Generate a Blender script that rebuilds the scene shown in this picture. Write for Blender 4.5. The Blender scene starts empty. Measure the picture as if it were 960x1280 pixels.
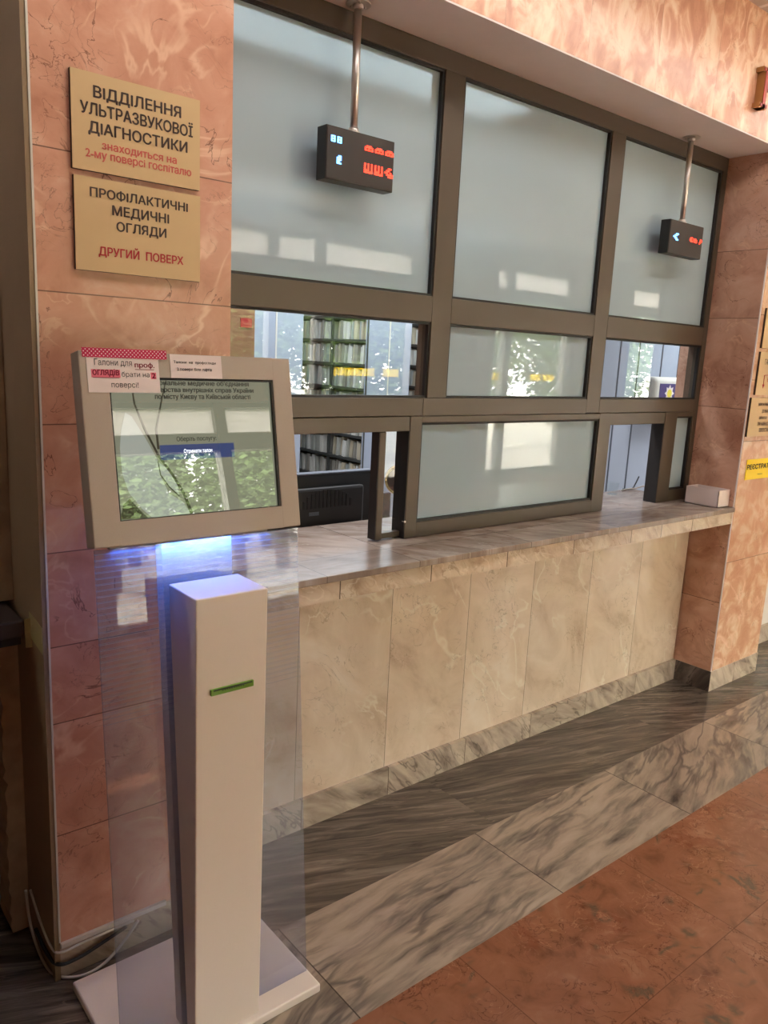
import bpy, bmesh, math, random
from mathutils import Vector, Matrix
from mathutils.geometry import delaunay_2d_cdt
random.seed(7)
PI = math.pi
S = bpy.context.scene
C = S.collection

# ------------------------------------------------------------------ camera
cam_d = bpy.data.cameras.new('camera')
cam = bpy.data.objects.new('camera', cam_d); C.objects.link(cam)
cam_d.sensor_fit = 'VERTICAL'; cam_d.sensor_height = 36.0
cam_d.lens = 986.68 / 1280 * 36.0
cam_d.clip_start = 0.02; cam_d.clip_end = 200
cr, cu, cf = Vector((0.77305, -0.63248, 0.04854)), Vector((0.08665, 0.18109, 0.97964)), Vector((0.6284, 0.75311, -0.1948))
m3 = Matrix((cr, cu, -cf)).transposed()
cam.matrix_world = Matrix.Translation((-0.0826, -1.9958, 1.7548)) @ m3.to_4x4()
S.camera = cam

# ------------------------------------------------------------------ light, exposure
S.view_settings.view_transform = 'Standard'
S.view_settings.look = 'None'
S.view_settings.exposure = 1.5
S.view_settings.gamma = 1.0
S.view_settings.use_curve_mapping = False
S.cycles.use_denoising = True
S.cycles.max_bounces = 10
S.cycles.transparent_max_bounces = 24
S.cycles.sample_clamp_indirect = 6.0
S.cycles.caustics_reflective = False
S.cycles.caustics_refractive = False
wd = bpy.data.worlds.new('world'); S.world = wd
wd.use_nodes = True
wd.node_tree.nodes['Background'].inputs[0].default_value = (1.0, 0.92, 0.87, 1)
wd.node_tree.nodes['Background'].inputs[1].default_value = 16.5

def area(name, loc, rot, sx, sy, energy, col=(1, 1, 1), portal=False):
    d = bpy.data.lights.new(name, 'AREA'); d.shape = 'RECTANGLE'; d.size = sx; d.size_y = sy
    d.energy = energy; d.color = col
    if portal: d.cycles.is_portal = True
    o = bpy.data.objects.new(name, d); C.objects.link(o)
    o.location = loc; o.rotation_euler = rot
    return o
area('daylight_portal', (7.6, -5.75, 1.6), (PI / 2, 0, 0), 12.4, 3.3, 1, portal=True)
# unseen fill lights added under the ceilings to brighten hall and records room
for lx, le in ((1.3, 8), (3.6, 5), (5.9, 5), (8.2, 6)):
    area('hall_fill', (lx, -0.72, 3.335), (0, 0, 0), 2.1, 0.5, le, (1.0, 0.97, 0.92))
sun_d = bpy.data.lights.new('sun', 'SUN'); sun_d.energy = 14; sun_d.angle = 0.02; sun_d.color = (1, 0.94, 0.82)
sun = bpy.data.objects.new('sun', sun_d); C.objects.link(sun)
sun.rotation_euler = Vector((0.25, -0.62, -0.75)).to_track_quat('-Z', 'Y').to_euler()
area('office_fill', (2.2, 0.82, 2.94), (0, 0, 0), 1.6, 0.4, 20, (0.88, 0.94, 1.0))  # added fill without fixtures, brightens the room behind the glass
area('office_fill', (7.2, 1.05, 2.94), (0, 0, 0), 1.2, 0.7, 26, (0.88, 0.94, 1.0))
area('office_fill', (4.5, 4.0, 2.94), (0, 0, 0), 3.6, 1.6, 46, (0.88, 0.94, 1.0))

# ------------------------------------------------------------------ helpers
def lin(r, g, b, a=1.0):
    f = lambda c: (c / 255 / 12.92) if c / 255 <= 0.04045 else ((c / 255 + 0.055) / 1.055) ** 2.4
    return (f(r), f(g), f(b), a)

class N:
    def __init__(s, name):
        s.m = bpy.data.materials.new(name); s.m.use_nodes = True
        s.t = s.m.node_tree; s.t.nodes.clear()
        s.out = s.t.nodes.new('ShaderNodeOutputMaterial')
    def n(s, typ, **kw):
        x = s.t.nodes.new(typ)
        for k, v in kw.items(): setattr(x, k, v)
        return x
    def l(s, a, b): s.t.links.new(a, b)
    def put(s, sock, v):
        if hasattr(v, 'is_output'): s.l(v, sock)
        else: sock.default_value = v
    def math(s, op, a, b=None, c=None):
        x = s.n('ShaderNodeMath', operation=op)
        for i, v in enumerate((a, b, c)):
            if v is not None: s.put(x.inputs[i], v)
        return x.outputs[0]
    def mix(s, f, a, b, blend='MIX'):
        x = s.n('ShaderNodeMix', data_type='RGBA', blend_type=blend)
        s.put(x.inputs[0], f); s.put(x.inputs[6], a); s.put(x.inputs[7], b)
        return x.outputs[2]
    def noise(s, vec, scale, detail=5, rough=0.55, dist=0.0):
        x = s.n('ShaderNodeTexNoise')
        s.l(vec, x.inputs['Vector'])
        x.inputs['Scale'].default_value = scale; x.inputs['Detail'].default_value = detail
        x.inputs['Roughness'].default_value = rough; x.inputs['Distortion'].default_value = dist
        return x.outputs[0]
    def ramp(s, f, stops):
        x = s.n('ShaderNodeValToRGB'); e = x.color_ramp.elements
        while len(e) < len(stops): e.new(0.5)
        for i, (p, c) in enumerate(stops): e[i].position = p; e[i].color = c
        s.l(f, x.inputs[0]); return x.outputs[0]
    def smooth(s, v, a, b, x0=0.0, x1=1.0):
        x = s.n('ShaderNodeMapRange', interpolation_type='SMOOTHSTEP')
        s.put(x.inputs[0], v); x.inputs[1].default_value = a; x.inputs[2].default_value = b
        x.inputs[3].default_value = x0; x.inputs[4].default_value = x1
        return x.outputs[0]
    def bsdf(s, col, rough=0.5, metal=0.0, spec=0.5, **kw):
        p = s.n('ShaderNodeBsdfPrincipled')
        s.put(p.inputs['Base Color'], col); s.put(p.inputs['Roughness'], rough)
        p.inputs['Metallic'].default_value = metal; p.inputs['Specular IOR Level'].default_value = spec
        for k, v in kw.items(): s.put(p.inputs[k.replace('_', ' ')], v)
        s.l(p.outputs[0], s.out.inputs[0]); return p

def plain(name, col, rough=0.5, metal=0.0, spec=0.5, var=0.05, scale=30, **kw):
    a = N(name)
    g = a.n('ShaderNodeNewGeometry')
    f = a.noise(g.outputs['Position'], scale, 4)
    d = tuple(c * (1 - var) for c in col[:3]) + (1,); e = tuple(min(1, c * (1 + var)) for c in col[:3]) + (1,)
    a.bsdf(a.mix(f, d, e), rough, metal, spec, **kw)
    return a.m

def emit(name, col, st):
    a = N(name); e = a.n('ShaderNodeEmission'); e.inputs[0].default_value = col; e.inputs[1].default_value = st
    a.l(e.outputs[0], a.out.inputs[0]); return a.m

def stone(name, axes, stops, scale, ul=(), vl=(), veins=(), rot=0.0, rotvar=0.0, sq=(1, 1), dist=0.6, detail=7,
          rough=0.25, joint=lin(70, 50, 40), jw=0.0015, jstr=0.8, tone=0.0, rgh=0.6, warp=0.0, spec=0.5):
    """polished stone: cloudy body, veins, joints at the listed coordinates, every slab cut from another place of the block"""
    a = N(name)
    g = a.n('ShaderNodeNewGeometry'); sp = a.n('ShaderNodeSeparateXYZ'); a.l(g.outputs['Position'], sp.inputs[0])
    U = sp.outputs['XYZ'.index(axes[0])]; V = sp.outputs['XYZ'.index(axes[1])]
    idn = None; jm = None
    for src, lines, k in ((U, ul, 1.0), (V, vl, 7.0)):
        for v in lines:
            t = a.math('MULTIPLY', a.math('GREATER_THAN', src, v), k)
            idn = t if idn is None else a.math('ADD', idn, t)
            j = a.math('COMPARE', src, v, jw)
            jm = j if jm is None else a.math('MAXIMUM', jm, j)
    if idn is None: idn = a.math('ADD', 0.0, 0.0)
    cb = a.n('ShaderNodeCombineXYZ'); a.l(U, cb.inputs[0]); a.l(V, cb.inputs[1]); a.l(a.math('MULTIPLY', idn, 3.37), cb.inputs[2])
    rnd = a.n('ShaderNodeTexWhiteNoise', noise_dimensions='1D'); a.l(idn, rnd.inputs['W'])
    vr = a.n('ShaderNodeVectorRotate', rotation_type='Z_AXIS')
    a.l(cb.outputs[0], vr.inputs['Vector'])
    a.put(vr.inputs['Angle'], a.math('ADD', rot, a.math('MULTIPLY', a.math('SUBTRACT', rnd.outputs[0], 0.5), rotvar)))
    vec = vr.outputs[0]
    if warp:
        wn = a.n('ShaderNodeTexNoise'); a.l(vec, wn.inputs['Vector']); wn.inputs['Scale'].default_value = 2.2; wn.inputs['Detail'].default_value = 3
        ws = a.n('ShaderNodeVectorMath', operation='SCALE'); a.l(wn.outputs[1], ws.inputs[0]); ws.inputs['Scale'].default_value = warp
        wa = a.n('ShaderNodeVectorMath', operation='ADD'); a.l(vec, wa.inputs[0]); a.l(ws.outputs[0], wa.inputs[1]); vec = wa.outputs[0]
    mp = a.n('ShaderNodeMapping'); a.l(vec, mp.inputs[0]); mp.inputs['Scale'].default_value = (sq[0], sq[1], 1)
    vec2 = mp.outputs[0]
    col = a.ramp(a.noise(vec2, scale, detail, rgh, dist), stops)
    for v in veins:
        src = vec2 if v.get('sq', True) else vec
        f = a.math('ABSOLUTE', a.math('SUBTRACT', a.noise(src, v['scale'], v.get('detail', 4), v.get('rough', 0.5), v.get('dist', 0.8)), v.get('at', 0.5)))
        k = a.smooth(f, 0.0, v['w'], 1.0, 0.0)
        if 'mask' in v: k = a.math('MULTIPLY', k, a.smooth(a.noise(vec, v['mask'], 2), v.get('m0', 0.48), v.get('m1', 0.62)))
        col = a.mix(a.math('MULTIPLY', k, v['str']), col, v['col'])
    if tone:
        br = a.math('ADD', 1.0 - tone / 2, a.math('MULTIPLY', rnd.outputs[0], tone))
        cc = a.n('ShaderNodeCombineColor'); [a.l(br, cc.inputs[i]) for i in range(3)]
        col = a.mix(1.0, col, cc.outputs[0], 'MULTIPLY')
    if jm is not None: col = a.mix(a.math('MULTIPLY', jm, jstr), col, joint)
    a.bsdf(col, rough, 0.0, spec)
    return a.m

def facing_fresnel(a, ior):
    f = a.n('ShaderNodeFresnel'); f.inputs[0].default_value = ior
    g = a.n('ShaderNodeNewGeometry')
    return a.math('MULTIPLY', f.outputs[0], a.math('SUBTRACT', 1.0, g.outputs['Backfacing']))

class MB:
    """collects shapes in world coordinates; build() links them as ONE mesh object"""
    def __init__(s): s.bm = bmesh.new()
    def _mark(s, before, mi):
        for f in s.bm.faces:
            if f not in before: f.material_index = mi
    def box(s, x0, x1, y0, y1, z0, z1, bev=0.0, seg=2, mi=0):
        x0, x1 = min(x0, x1), max(x0, x1); y0, y1 = min(y0, y1), max(y0, y1); z0, z1 = min(z0, z1), max(z0, z1)
        t = bmesh.new(); bmesh.ops.create_cube(t, size=1)
        for v in t.verts:
            v.co = Vector(((x0 + x1) / 2 + v.co.x * (x1 - x0), (y0 + y1) / 2 + v.co.y * (y1 - y0), (z0 + z1) / 2 + v.co.z * (z1 - z0)))
        if bev: bmesh.ops.bevel(t, geom=t.edges[:], offset=bev, segments=seg, affect='EDGES', profile=0.5)
        s.join(t, mi=mi); return s
    def join(s, t, mat=None, mi=0):
        vm = {v: s.bm.verts.new(mat @ v.co if mat else v.co) for v in t.verts}
        for f in t.faces:
            try:
                g = s.bm.faces.new([vm[v] for v in f.verts]); g.smooth = f.smooth; g.material_index = mi
            except ValueError: pass
        t.free()
    def cyl(s, p0, p1, r0, r1=None, n=20, caps=True):
        p0, p1 = Vector(p0), Vector(p1); r1 = r0 if r1 is None else r1
        d = p1 - p0; q = d.to_track_quat('Z', 'Y')
        A = [s.bm.verts.new(p0 + q @ Vector((r0 * math.cos(2 * PI * i / n), r0 * math.sin(2 * PI * i / n), 0))) for i in range(n)]
        B = [s.bm.verts.new(p1 + q @ Vector((r1 * math.cos(2 * PI * i / n), r1 * math.sin(2 * PI * i / n), 0))) for i in range(n)]
        for i in range(n):
            f = s.bm.faces.new((A[i], A[(i + 1) % n], B[(i + 1) % n], B[i])); f.smooth = True
        if caps: s.bm.faces.new(A[::-1]); s.bm.faces.new(B)
        return s
    def tube(s, pts, r, n=10, sub=6):
        P = [Vector(p) for p in pts]; Q = []
        for i in range(len(P) - 1):
            a, b, c, d = P[max(i - 1, 0)], P[i], P[i + 1], P[min(i + 2, len(P) - 1)]
            for k in range(sub):
                t = k / sub
                Q.append(0.5 * ((2 * b) + (c - a) * t + (2 * a - 5 * b + 4 * c - d) * t * t + (3 * b - a - 3 * c + d) * t ** 3))
        Q.append(P[-1]); rings = []
        for i, p in enumerate(Q):
            d = (Q[min(i + 1, len(Q) - 1)] - Q[max(i - 1, 0)]).normalized()
            q = d.to_track_quat('Z', 'Y')
            rings.append([s.bm.verts.new(p + q @ Vector((r * math.cos(2 * PI * k / n), r * math.sin(2 * PI * k / n), 0))) for k in range(n)])
        for a, b in zip(rings, rings[1:]):
            best = min(range(n), key=lambda o: (a[0].co - b[o].co).length)
            for k in range(n):
                f = s.bm.faces.new((a[k], a[(k + 1) % n], b[(k + 1 + best) % n], b[(k + best) % n])); f.smooth = True
        s.bm.faces.new(rings[0][::-1]); s.bm.faces.new(rings[-1]); return s
    def prism(s, pts, F, depth):
        """2D outline in frame F (origin, xdir, ydir), extruded by depth along the frame normal"""
        o, xd, yd = F; nn = xd.cross(yd)
        A = [s.bm.verts.new(o + xd * x + yd * y) for x, y in pts]
        B = [s.bm.verts.new(o + xd * x + yd * y + nn * depth) for x, y in pts]
        k = len(pts)
        s.bm.faces.new(A[::-1]); s.bm.faces.new(B)
        for i in range(k): s.bm.faces.new((A[i], A[(i + 1) % k], B[(i + 1) % k], B[i]))
        return s
    def fbox(s, F, x0, x1, y0, y1, d0, d1, bev=0.0):
        """box in a tilted frame"""
        o, xd, yd = F; nn = xd.cross(yd)
        t = bmesh.new(); bmesh.ops.create_cube(t, size=1)
        for v in t.verts:
            v.co = Vector(((x0 + x1) / 2 + v.co.x * (x1 - x0), (y0 + y1) / 2 + v.co.y * (y1 - y0), (d0 + d1) / 2 + v.co.z * (d1 - d0)))
        if bev: bmesh.ops.bevel(t, geom=t.edges[:], offset=bev, segments=2, affect='EDGES', profile=0.5)
        M = Matrix((xd, yd, nn)).transposed().to_4x4(); M.translation = o
        s.join(t, M); return s
    def text(s, body, F, rect=None, pos=None, height=None, squeeze=1.0, bold=0.0, depth=0.0006, track=1.0, align='L'):
        """letters laid in frame F: fitted to rect (x0,x1,y0,y1), or set at pos with the given cap height"""
        cu_ = bpy.data.curves.new('letters', 'FONT'); cu_.body = body.replace('\u0406', 'I').replace('\u0456', 'i'); cu_.size = 1.0; cu_.space_character = track
        cu_.resolution_u = 3
        ob = bpy.data.objects.new('letters', cu_); C.objects.link(ob)
        dg = bpy.context.evaluated_depsgraph_get(); dg.update()
        polys = []
        for sp in ob.to_curve(dg).splines:
            bp = sp.bezier_points; n = len(bp); q = []
            for i in range(n):
                p, r = bp[i], bp[(i + 1) % n]
                straight = p.handle_right_type == 'VECTOR' and r.handle_left_type == 'VECTOR'
                for k in range(1 if straight else 4):
                    u = k / 4; w_ = 1 - u
                    v = p.co * w_ ** 3 + p.handle_right * 3 * w_ * w_ * u + r.handle_left * 3 * w_ * u * u + r.co * u ** 3
                    if not q or (Vector((v.x, v.y)) - q[-1]).length > 1e-5: q.append(Vector((v.x, v.y)))
            if len(q) > 2: polys.append(q)
        ob.to_curve_clear(); bpy.data.objects.remove(ob); bpy.data.curves.remove(cu_)
        if not polys: return s
        xs = [v.x for q in polys for v in q]; ys = [v.y for q in polys for v in q]
        a0, a1, b0, b1 = min(xs), max(xs), min(ys), max(ys)
        if rect: x0, x1, y0, y1 = rect; kx = (x1 - x0) / (a1 - a0); ky = (y1 - y0) / (b1 - b0)
        else:
            ky = height / (b1 - b0); kx = ky * squeeze; x0, y0 = pos
            if align == 'C': x0 -= (a1 - a0) * kx / 2
        o, xd, yd = F; nn = xd.cross(yd)
        vs, es, boxes = [], [], []
        for q in polys:
            n = len(vs); vs += q; es += [(n + i, n + (i + 1) % len(q)) for i in range(len(q))]
            boxes.append((min(v.x for v in q), max(v.x for v in q), min(v.y for v in q), max(v.y for v in q)))
        cv, _, cf_, *_r = delaunay_2d_cdt(vs, es, [], 0, 1e-5)
        tris = []
        for f in cf_:
            p = (cv[f[0]] + cv[f[1]] + cv[f[2]]) / 3; wn = 0
            for q, bb in zip(polys, boxes):
                if not (bb[0] <= p.x <= bb[1] and bb[2] <= p.y <= bb[3]): continue
                for i in range(len(q)):
                    e, g = q[i - 1], q[i]
                    if (e.y > p.y) != (g.y > p.y) and p.x < (g.x - e.x) * (p.y - e.y) / (g.y - e.y) + e.x: wn += 1 if g.y > e.y else -1
            if wn: tris.append(f)
        # heavier letters: the same outline struck again, a hair to each side
        sh = [(0, 0)] if bold <= 0 else [(0, 0), (bold, 0), (-bold, 0), (0, bold * .6), (0, -bold * .6)]
        for j, (dx, dy) in enumerate(sh):
            V_ = [s.bm.verts.new(o + xd * (x0 + (v.x - a0 + dx) * kx) + yd * (y0 + (v.y - b0 + dy) * ky) + nn * (depth * (1 + 0.12 * j))) for v in cv]
            for t in tris: s.bm.faces.new([V_[i] for i in t])
            for v in V_:
                if not v.link_faces: s.bm.verts.remove(v)
        return s
    def build(s, name, mat, parent=None):
        off = worg(parent) if parent else Vector((0, 0, 0))
        for v in s.bm.verts: v.co -= off
        bmesh.ops.recalc_face_normals(s.bm, faces=s.bm.faces[:])
        me = bpy.data.meshes.new(name); s.bm.to_mesh(me); s.bm.free()
        for m in (mat if isinstance(mat, (list, tuple)) else [mat]): me.materials.append(m)
        o = bpy.data.objects.new(name, me); C.objects.link(o)
        if parent: o.parent = parent
        return o

def worg(o):
    v = Vector((0, 0, 0))
    while o: v += o.location; o = o.parent
    return v
def tag(o, label=None, cat=None, group=None, kind=None):
    if label: o['label'] = label
    if cat: o['category'] = cat
    if group: o['group'] = group
    if kind: o['kind'] = kind
    return o
def thing(name, loc, label, cat, group=None):
    o = bpy.data.objects.new(name, None); C.objects.link(o); o.location = loc; o.empty_display_size = 0.1
    return tag(o, label, cat, group)
def struct_empty(name, loc):
    o = bpy.data.objects.new(name, None); C.objects.link(o); o.location = loc
    return tag(o, kind='structure')
def struct(mb, name, mat, parent=None):
    o = mb.build(name, mat, parent)
    if not parent: o['kind'] = 'structure'
    return o
X, Y, Z = Vector((1, 0, 0)), Vector((0, 1, 0)), Vector((0, 0, 1))
def wallframe(x, y, z): return (Vector((x, y, z)), X, Z)       # faces -y, towards the hall

# ------------------------------------------------------------------ materials
ZL = [0.444, 0.768, 0.979, 1.228, 1.55, 1.864, 2.183]
pink = [(0.25, lin(180, 122, 98)), (0.42, lin(204, 146, 121)), (0.58, lin(214, 159, 134)), (0.75, lin(224, 180, 156))]
pv = [dict(scale=3.2, w=0.035, col=lin(236, 192, 164), str=0.75, dist=1.2, mask=3.0),
      dict(scale=7.5, w=0.030, col=lin(232, 186, 156), str=0.55, dist=0.8, mask=5.0),
      dict(scale=5.0, w=0.008, col=lin(100, 56, 42), str=0.75, dist=1.6, mask=3.5, m0=0.47, m1=0.57, at=0.47, detail=6),
      dict(scale=9.0, w=0.009, col=lin(110, 64, 48), str=0.55, dist=1.8, mask=4.5, m0=0.5, m1=0.6, at=0.52, detail=6)]
M = {}
M['pink_front'] = stone('pink marble pier', 'XZ', pink, 7, vl=ZL, veins=pv, rough=0.22, tone=0.12, jstr=0.75)
M['pink_right'] = stone('pink marble right pier', 'XZ', [(0.34, lin(200, 146, 114)), (0.48, lin(210, 160, 128)), (0.56, lin(220, 178, 146)), (0.68, lin(230, 198, 168))], 10,
                        vl=[0.741, 1.401, 1.721, 2.05, 2.38], veins=pv[:2] + pv[3:], rough=0.22, tone=0.08, jw=0.0018, jstr=0.6)
M['pink_side'] = stone('pink marble return', 'YZ', [(0.3, lin(174, 124, 102)), (0.5, lin(206, 158, 134)), (0.7, lin(218, 174, 152))], 6,
                       vl=[0.515, 1.04, 1.568, 2.031, 2.37], veins=pv[1:], rough=0.25, tone=0.12)
M['pink_fascia'] = stone('pink marble lintel', 'XZ', [(0.36, lin(196, 140, 114)), (0.47, lin(212, 158, 130)), (0.53, lin(226, 180, 150)), (0.62, lin(236, 204, 176))], 7,
                         ul=[1.11, 1.553, 1.997, 2.44, 2.883, 3.326, 3.77, 4.213, 4.656], veins=[dict(scale=6, w=0.05, col=lin(242, 206, 176), str=0.7, dist=1.0, mask=3.0),
                         dict(scale=9, w=0.012, col=lin(160, 104, 78), str=0.5, dist=1.2, mask=5.0)], sq=(1.35, 0.8), rough=0.25, tone=0.08, jw=0.001, jstr=0.4)
M['soffit'] = plain('painted plaster soffit', lin(226, 212, 208), 0.7, var=0.06, scale=9)
M['dado'] = stone('cream marble dado', 'XZ', [(0.3, lin(196, 170, 146)), (0.45, lin(218, 196, 172)), (0.6, lin(228, 208, 186)), (0.75, lin(234, 218, 200))], 3.2,
                  ul=[1.407, 1.837, 2.266, 2.68, 3.115, 3.545], veins=[dict(scale=2.4, w=0.018, col=lin(236, 226, 206), str=0.7, dist=0.7, mask=2.2),
                  dict(scale=5.5, w=0.010, col=lin(150, 128, 104), str=0.5, dist=1.5, mask=3.2, m0=0.53, m1=0.62), dict(scale=11, w=0.010, col=lin(126, 104, 84), str=0.4, dist=1.0, mask=5, m0=.52, m1=.62)],
                  rot=0.9, sq=(1, 1.5), rough=0.2, tone=0.07, jw=0.0013, jstr=0.75, joint=lin(90, 74, 58))
M['apron'] = stone('veined marble apron', 'XZ', [(0.3, lin(168, 142, 120)), (0.5, lin(206, 184, 160)), (0.7, lin(216, 200, 178))], 6,
                   ul=[1.411, 1.818, 2.224, 2.644, 3.069, 3.32, 3.6], veins=[dict(scale=5, w=0.02, col=lin(150, 122, 100), str=0.55, dist=1.5, mask=3), dict(scale=7, w=0.03, col=lin(230, 214, 192), str=0.5)],
                   rot=0.7, sq=(1, 1.8), rough=0.2, tone=0.16, jw=0.0022, jstr=0.9, joint=lin(70, 54, 44))
M['counter'] = stone('grey brown marble counter', 'XY', [(0.3, lin(118, 98, 86)), (0.47, lin(146, 128, 116)), (0.62, lin(164, 148, 137)), (0.75, lin(184, 170, 158))], 5,
                     ul=[1.35, 1.75, 2.35, 2.95, 3.5], vl=[0.185], veins=[dict(scale=4, w=0.025, col=lin(126, 96, 78), str=0.6, dist=1.0, mask=2.5), dict(scale=6, w=0.014, col=lin(204, 190, 176), str=0.5, mask=3)],
                     rot=0.5, rotvar=1.2, sq=(0.8, 2.6), rough=0.26, tone=0.14, joint=lin(80, 66, 58), jstr=.8, spec=0.3)
M['skirt'] = stone('grey veined marble skirting', 'XZ', [(0.27, lin(112, 98, 88)), (0.42, lin(172, 154, 138)), (0.58, lin(200, 182, 162)), (0.75, lin(214, 198, 178))], 6,
                   ul=[1.43, 1.85, 2.29, 2.73, 3.16, 3.6, 4.27], veins=[dict(scale=5, w=0.03, col=lin(88, 78, 72), str=0.6, dist=0.8, mask=2.5)], rot=-0.9, rotvar=0.5, sq=(2.6, 0.7), rough=0.2, tone=0.12)
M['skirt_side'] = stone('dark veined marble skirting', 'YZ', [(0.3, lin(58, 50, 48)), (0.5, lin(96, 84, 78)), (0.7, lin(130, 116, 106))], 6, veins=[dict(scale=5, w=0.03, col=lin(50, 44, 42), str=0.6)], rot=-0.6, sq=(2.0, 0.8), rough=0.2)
M['floor_dark'] = stone('dark streaked marble floor', 'XY', [(0.30, lin(46, 40, 36)), (0.44, lin(82, 73, 66)), (0.55, lin(106, 95, 86)), (0.68, lin(142, 128, 115))], 4.4,
                        ul=[2.06, 3.35], veins=[dict(scale=5, w=0.03, col=lin(50, 42, 37), str=0.7, dist=0.9, mask=2, m0=.45, m1=.6), dict(scale=6, w=0.02, col=lin(150, 134, 118), str=0.5, dist=0.8, mask=3)],
                        rot=0.38, rotvar=0.25, sq=(0.45, 6), rough=0.16, tone=0.15, dist=0.7, jw=0.0008, jstr=0.35, warp=0.07, rgh=0.68, detail=10)
M['floor_light'] = stone('grey beige marble strip', 'XY', [(0.27, lin(74, 66, 60)), (0.42, lin(136, 122, 110)), (0.55, lin(164, 147, 131)), (0.75, lin(180, 162, 145))], 5.5,
                         ul=[0.22, 1.087, 1.953, 2.77, 3.62, 4.5], veins=[dict(scale=3.2, w=0.06, col=lin(84, 76, 72), str=0.7, dist=0.5, mask=1.6, m0=.44, m1=.6)], rot=-0.22, rotvar=0.4,
                         sq=(0.6, 3.2), rough=0.16, tone=0.14, dist=0.35, jw=0.002, jstr=0.85, joint=lin(60, 50, 44), warp=0.10, detail=9)
org_x1 = [-2.58, -1.77, -0.96, -0.15, 0.66, 1.46, 2.272, 3.08, 3.89, 4.7, 5.5, 6.3]
M['floor_orange'] = stone('orange marble floor', 'XY', [(0.28, lin(108, 66, 46)), (0.44, lin(138, 88, 62)), (0.6, lin(146, 96, 71)), (0.75, lin(158, 112, 87))], 9,
                          ul=[v for v in org_x1], vl=[-1.037, -1.472, -1.907, -2.342, -2.777, -3.2], veins=[dict(scale=13, w=0.02, col=lin(92, 50, 34), str=0.8, dist=1.8, mask=6, m0=.44, m1=.56, detail=6),
                          dict(scale=6, w=0.06, col=lin(86, 74, 58), str=0.75, mask=7, m0=.55, m1=.66), dict(scale=8, w=0.012, col=lin(172, 124, 94), str=0.6, mask=3, dist=1.5),
                          dict(scale=4, w=0.05, col=lin(126, 68, 46), str=0.6, mask=3, m0=.52, m1=.66)],
                          rough=0.2, tone=0.06, jw=0.0014, jstr=0.6, joint=lin(80, 44, 28))
M['bronze'] = plain('bronze anodised aluminium', lin(84, 70, 57), 0.42, 0.2, 0.5, var=0.04, scale=4)
M['black_strip'] = plain('black strips and reveal shade', lin(28, 22, 20), 0.6)
M['steel'] = plain('brushed chrome tube', lin(206, 196, 190), 0.36, 0.9, var=0.03)
M['black_plastic'] = plain('black plastic', lin(34, 29, 28), 0.45, var=0.08)
M['led_face'] = plain('dark display face', lin(48, 38, 36), 0.5)
M['white_metal'] = plain('white powder coated steel', lin(236, 222, 212), 0.45, var=0.02, scale=200)
M['head_metal'] = plain('warm grey textured powder coat', lin(178, 162, 148), 0.55, var=0.06, scale=500)
M['paper'] = plain('white paper', lin(232, 214, 210), 0.8, var=0.02)
M['ink'] = plain('black ink', lin(40, 34, 34), 0.8)
M['ink_red'] = plain('crimson ink', lin(132, 16, 48), 0.8)
M['marker'] = plain('pink marker', lin(236, 120, 140), 0.8)
M['sign'] = plain('beige sign board', lin(206, 172, 126), 0.5, var=0.03, scale=6)
M['sign_edge'] = plain('dark sign edge', lin(70, 50, 38), 0.6)
M['sign_ink'] = plain('dark brown vinyl letters', lin(58, 36, 28), 0.5)
M['sign_red'] = plain('red vinyl letters', lin(178, 34, 42), 0.5)
M['sign_pink'] = plain('faded red vinyl letters', lin(206, 92, 84), 0.5)
def film():
    a = N('yellow translucent film'); t = a.n('ShaderNodeBsdfTranslucent'); t.inputs[0].default_value = (1, 0.84, 0.0, 1)
    d = a.n('ShaderNodeBsdfTransparent'); d.inputs[0].default_value = (1, 0.84, 0.0, 1); m_ = a.n('ShaderNodeMixShader'); m_.inputs[0].default_value = 0.4
    a.l(t.outputs[0], m_.inputs[1]); a.l(d.outputs[0], m_.inputs[2]); a.l(m_.outputs[0], a.out.inputs[0]); return a.m
M['film'] = film()
M['yellow'] = plain('yellow sheet', lin(250, 214, 10), 0.5, var=0.02)
M['plaster'] = plain('rough dark plaster', lin(176, 156, 128), 0.9, var=0.45, scale=14)
M['plaster_smooth'] = plain('brown paint', lin(150, 126, 98), 0.8, var=0.15, scale=5)
M['dark_wood'] = plain('black brown wood', lin(42, 30, 26), 0.5, var=0.15)
M['tape'] = plain('masking tape', lin(178, 164, 116), 0.8, var=0.08)
M['white_wall'] = plain('off white paint', lin(214, 206, 196), 0.8, var=0.03)
M['hall_paint'] = plain('cream hall paint', lin(206, 190, 172), 0.8, var=0.03)
M['office_wall'] = plain('pale office paint', lin(196, 202, 208), 0.8, var=0.03)
M['grey_panel'] = plain('pale grey blue panel', lin(160, 166, 180), 0.85, var=0.03, scale=3)
M['seam'] = plain('dark panel seam', lin(92, 96, 106), 0.7)
M['shelf_metal'] = plain('dark grey shelf steel', lin(66, 66, 64), 0.5, var=0.05)
M['blue_led'] = emit('blue led', (0.08, 0.35, 1, 1), 4.0)
M['red_led'] = emit('red led', (1, 0.03, 0.015, 1), 2.6)
M['green'] = plain('green plastic', lin(112, 160, 40), 0.35, var=0.1)
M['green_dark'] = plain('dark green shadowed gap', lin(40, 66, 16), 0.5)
M['white_cable'] = plain('white cable', lin(206, 198, 188), 0.5)
M['black_cable'] = plain('black cable', lin(20, 18, 18), 0.5)
M['navy'] = plain('navy plastic', lin(24, 28, 44), 0.5)
M['card'] = plain('brown cardboard', lin(206, 172, 128), 0.8, var=0.06)
M['gold'] = plain('gold painted metal', lin(168, 124, 74), 0.35, 0.4)
M['red_face'] = plain('red enamel', lin(176, 56, 42), 0.35)
M['violet'] = plain('violet print', lin(66, 54, 110), 0.6)
M['emblem_yellow'] = plain('yellow print', lin(232, 208, 70), 0.6)
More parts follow.
